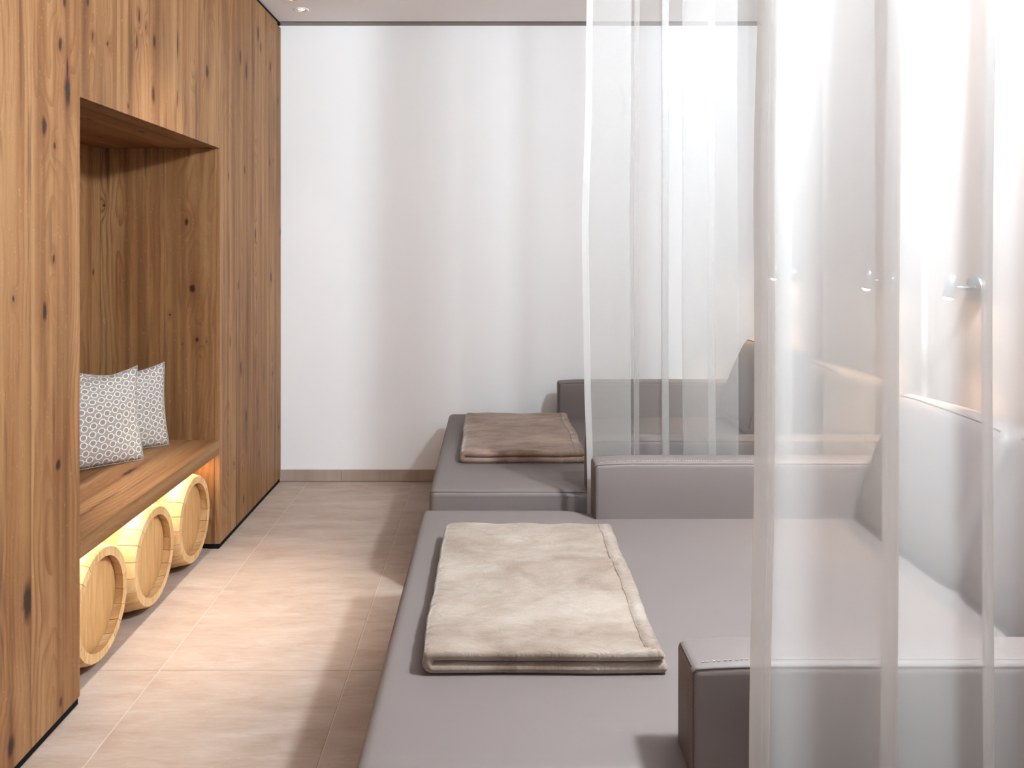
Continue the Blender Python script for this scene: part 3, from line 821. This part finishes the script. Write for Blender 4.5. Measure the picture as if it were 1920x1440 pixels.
led = empty('light_strip', (-1.285, (NICHE_Y0 + NICHE_Y1) / 2, BENCH_B), 'thin warm light strip fixed under the oak bench', 'light strip')
box('profile', (-1.292, -1.278, NICHE_Y0 + 0.03, NICHE_Y1 - 0.03, BENCH_B - 0.006, BENCH_B - 0.0002), M_CHROME, led)
box('diffuser', (-1.290, -1.280, NICHE_Y0 + 0.032, NICHE_Y1 - 0.032, BENCH_B - 0.0075, BENCH_B - 0.0062), emit_mat('led_diffuser', (1.0, 0.72, 0.42), 6.0), led)
L = bpy.data.lights.new('led_glow', 'AREA'); L.shape = 'RECTANGLE'; L.size = 0.012; L.size_y = NICHE_Y1 - NICHE_Y0 - 0.06; L.energy = LED_W; L.color = (1.0, 0.66, 0.36)
lo = bpy.data.objects.new('led_glow', L); COL.objects.link(lo); place(lo, (-1.285, (NICHE_Y0 + NICHE_Y1) / 2, BENCH_B - 0.009), led)

# ------------------------------------------------------------------ pillows
def pillow(br, direction, lean, size, label, seed, hgt):
    """br: bottom corner nearest the viewer on the bench; direction: unit vector of the bottom edge (away from br)"""
    d = Vector((*direction, 0)).normalized(); nrm = Vector((d.y, -d.x, 0))
    if nrm.x < 0: nrm = -nrm                       # faces into the room
    up = (Vector((0, 0, 1)) * math.cos(lean) - nrm * math.sin(lean)).normalized()
    face = d.cross(up).normalized()
    if face.dot(nrm) < 0: face = -face
    n = 26
    T = 0.062
    V, Fc, UV = [], [], []
    def pt(u, v, s):
        bu, bv = 1 - (2 * u - 1) ** 2, 1 - (2 * v - 1) ** 2
        th = T * (max(0, bu) ** 0.5) * (max(0, bv) ** 0.5)
        th *= 1 + 0.10 * noise.noise(Vector((u * 4, v * 4, seed + s)))
        pin = 0.030
        uu = u + (0.5 - u) * 2 * pin * math.sin(math.pi * v) * abs(2 * u - 1)
        vv = v + (0.5 - v) * 2 * pin * math.sin(math.pi * u) * abs(2 * v - 1) * (1.7 if v > .5 else .35)
        # the top edge sags in the middle, the corners stand up
        vv -= (0.05 * math.sin(math.pi * u) ** 0.7) * max(0, v - .6) / .4
        wr = 0.005 * noise.noise(Vector((u * 9, v * 3, seed + 20))) * v
        return Vector(br) + Vector((0, 0, 0.004)) + d * (uu * size) + up * (vv * hgt) + face * (s * th + wr + 0.030)
    for s in (1, -1):
        for j in range(n + 1):
            for i in range(n + 1):
                V.append(pt(i / n, j / n, s)); UV.append((i / n * size, j / n * hgt))
    m = (n + 1) ** 2
    for s in (0, 1):
        for j in range(n):
            for i in range(n):
                a = s * m + j * (n + 1) + i
                q = (a, a + 1, a + n + 2, a + n + 1)
                Fc.append(q if s == 0 else tuple(reversed(q)))
    zmin = min(v.z for v in V)
    V = [v + Vector((0, 0, BENCH_T + 0.001 - zmin)) for v in V]
    e = empty('pillow', V[0], label, 'pillow', 'ring-patterned pillows')
    o = mesh_obj('cover', V, Fc, M_RINGS, e)
    uv = o.data.uv_layers.new(name='UVMap')
    for lp in o.data.loops: uv.data[lp.index].uv = UV[lp.vertex_index]
    bm = bmesh.new(); bm.from_mesh(o.data); bmesh.ops.remove_doubles(bm, verts=bm.verts[:], dist=1e-5)
    bmesh.ops.recalc_face_normals(bm, faces=bm.faces[:]); bm.to_mesh(o.data); bm.free()
    edge = [pt(i / 20, 0, 0) for i in range(21)] + [pt(1, i / 20, 0) for i in range(1, 21)] + [pt(1 - i / 20, 1, 0) for i in range(1, 21)] + [pt(0, 1 - i / 20, 0) for i in range(1, 21)]
    tube('edge_seam', [p + Vector((0, 0, BENCH_T + 0.001 - zmin)) for p in edge], 0.0018, M_EDGE, o)
    return e
M_EDGE, _, _ = new_mat('pillow_seam', lin(176, 168, 160), 0.9, 0.1)
pillow((-1.415, 3.515, BENCH_T), (-0.707, -0.707), 0.13, 0.385, 'grey pillow with white ring pattern leaning in the niche corner, behind the other pillow', 2.0, 0.355)
pillow((-1.420, 3.270, BENCH_T), (-0.69, -0.72), 0.16, 0.40, 'grey pillow with white ring pattern in front, cut off by the near wall edge', 6.0, 0.375)

# ------------------------------------------------------------------ curtains
def spline(pts, per=6):
    out = []
    n = len(pts)
    for i in range(n - 1):
        p0, p1, p2, p3 = [Vector(pts[max(0, min(n - 1, k))]) for k in (i - 1, i, i + 1, i + 2)]
        for k in range(per):
            t = k / per
            out.append(0.5 * ((2 * p1) + (p2 - p0) * t + (2 * p0 - 5 * p1 + 4 * p2 - p3) * t * t + (3 * p1 - p0 - 3 * p2 + p3) * t ** 3))
    out.append(Vector(pts[-1]))
    return out

def curtain(path, y0, label, seed, hem=0.022, both=False, mat=None, drift=(), slack=0.80):
    z0, z1, nz = 0.012, CEIL - 0.001, 26
    P = spline(path)
    e = empty('curtain', (P[0].x, y0, z0), label, 'curtain', 'sheer white curtains')
    length = [0.0]
    for a, b in zip(P[:-1], P[1:]): length.append(length[-1] + (b - a).length)
    def pos(i, z):
        p = P[i]; t = 1 - (z - z0) / (z1 - z0)         # 0 at the top
        s = length[i]
        dx = 0.010 * t * noise.noise(Vector((p.x * 5, z * 0.9, seed))) + 0.006 * noise.noise(Vector((s * 2.2, z * 1.3, seed + 4))) * min(1, t * 3)
        for (za, da), (zb, db) in zip(drift[:-1], drift[1:]):      # slow sway of the free edge
            if za <= z <= zb:
                q = (z - za) / (zb - za); q = q * q * (3 - 2 * q)
                dx += (da + (db - da) * q) * math.exp(-max(0.0, p.x - P[0].x) / 0.16)
        dy = 0.012 * t * noise.noise(Vector((s * 1.7, z * 1.1, seed + 8)))
        k = slack + (1.04 - slack) * t                            # folds open a little towards the floor
        return Vector((p.x + dx, y0 + p.y * k + dy, z))
    V, Fc = [], []
    n = len(P)
    for j in range(nz + 1):
        z = z0 + (z1 - z0) * j / nz
        for i in range(n): V.append(pos(i, z))
    for j in range(nz):
        for i in range(n - 1):
            a = j * n + i; Fc.append((a, a + 1, a + n + 1, a + n))
    mesh_obj('voile', V, Fc, mat or M_SHEER, e)
    # doubled side hems, laid over the voile
    def side(i0, i1):
        HV, HF = [], []
        idx = list(range(i0, i1 + 1)); m = len(idx)
        for j in range(nz + 1):
            z = z0 + (z1 - z0) * j / nz
            for i in idx: HV.append(pos(i, z) + Vector((0, -0.0012, 0)))
        for j in range(nz):
            for i in range(m - 1):
                a = j * m + i; HF.append((a, a + 1, a + m + 1, a + m))
        h = mesh_obj('side_hem', HV, HF, M_HEM, e); h['label'] = 'denser white side hem'
    k = next(i for i in range(n) if length[i] >= hem); side(0, k)
    if both:
        k = next(i for i in range(n) if length[-1] - length[i] <= hem); side(k, n - 1)
    return e
C1Y = 2.925; s1 = F / C1Y
c1 = [(1100, -.020), (1107, -.019), (1114, -.018), (1140, -.01), (1178, .005), (1185, .013), (1178, .020), (1150, .026), (1114, .030), (1108, .036), (1114, .042), (1150, .050), (1196, .046), (1203, .040), (1198, .034),
      (1193, .028), (1195, .018), (1215, .0), (1238, -.012), (1252, -.018), (1239, -.022), (1252, -.026), (1239, -.030), (1253, -.035), (1268, -.045), (1284, -.048), (1328, -.030), (1337, -.022), (1330, -.014),
      (1300, -.008), (1284, .0), (1280, .008), (1290, .016), (1330, .028), (1380, .044), (1389, .050), (1382, .054), (1345, .056), (1335, .061), (1345, .066), (1375, .066), (1410, .05), (1440, .02), (1474, -.018),
      (1482, -.028), (1472, -.036), (1440, -.042), (1423, -.046), (1419, -.054), (1430, -.062), (1480, -.066), (1540, -.05), (1600, -.01), (1638, .025), (1648, .036), (1640, .044), (1600, .05), (1562, .054), (1555, .060),
      (1565, .066), (1620, .068), (1690, .04), (1718, .005), (1727, -.008), (1735, -.018)]
curtain([((px - VX) / s1, y) for px, y in c1], C1Y, 'sheer white curtain hanging between the two loungers', 1.7, hem=0.020, both=True, drift=((0.0, .004), (0.45, .0), (0.9, -.014), (1.35, -.018), (1.9, -.006), (2.62, .006)))
C2Y = 1.275; s2 = F / C2Y
c2 = [(1412, .0), (1424, .002), (1438, .003), (1450, .008), (1456, .014), (1453, .019), (1447, .023), (1449, .029), (1470, .028), (1510, .004), (1560, -.026), (1610, -.034), (1652, -.020), (1684, .006), (1698, .020), (1701, .026),
      (1694, .032), (1682, .036), (1677, .042), (1684, .048), (1712, .044), (1750, .014), (1790, -.020), (1825, -.032), (1848, -.022), (1858, -.012), (1857, -.006), (1850, -.001), (1848, .006), (1858, .012), (1884, .002), (1908, -.026), (1930, -.045)]
x = 1930
while x < 2720:
    w_ = random.uniform(90, 150)
    c2 += [(x + w_ * .35, -.02), (x + w_ * .6, .03), (x + w_ * .66, .045), (x + w_ * .55, .055), (x + w_ * .7, .06), (x + w_ * .9, .01), (x + w_, -.045)]
    x += w_
curtain([((px - VX) / s2, y) for px, y in c2 if px < 2760], C2Y, 'sheer white curtain in the right foreground in front of the near armrest', 5.3, hem=0.021, mat=M_SHEER2, slack=0.52, drift=((0.0, -.008), (0.5, -.006), (1.0, .0), (1.4, .0), (1.8, .010), (2.62, .012)))
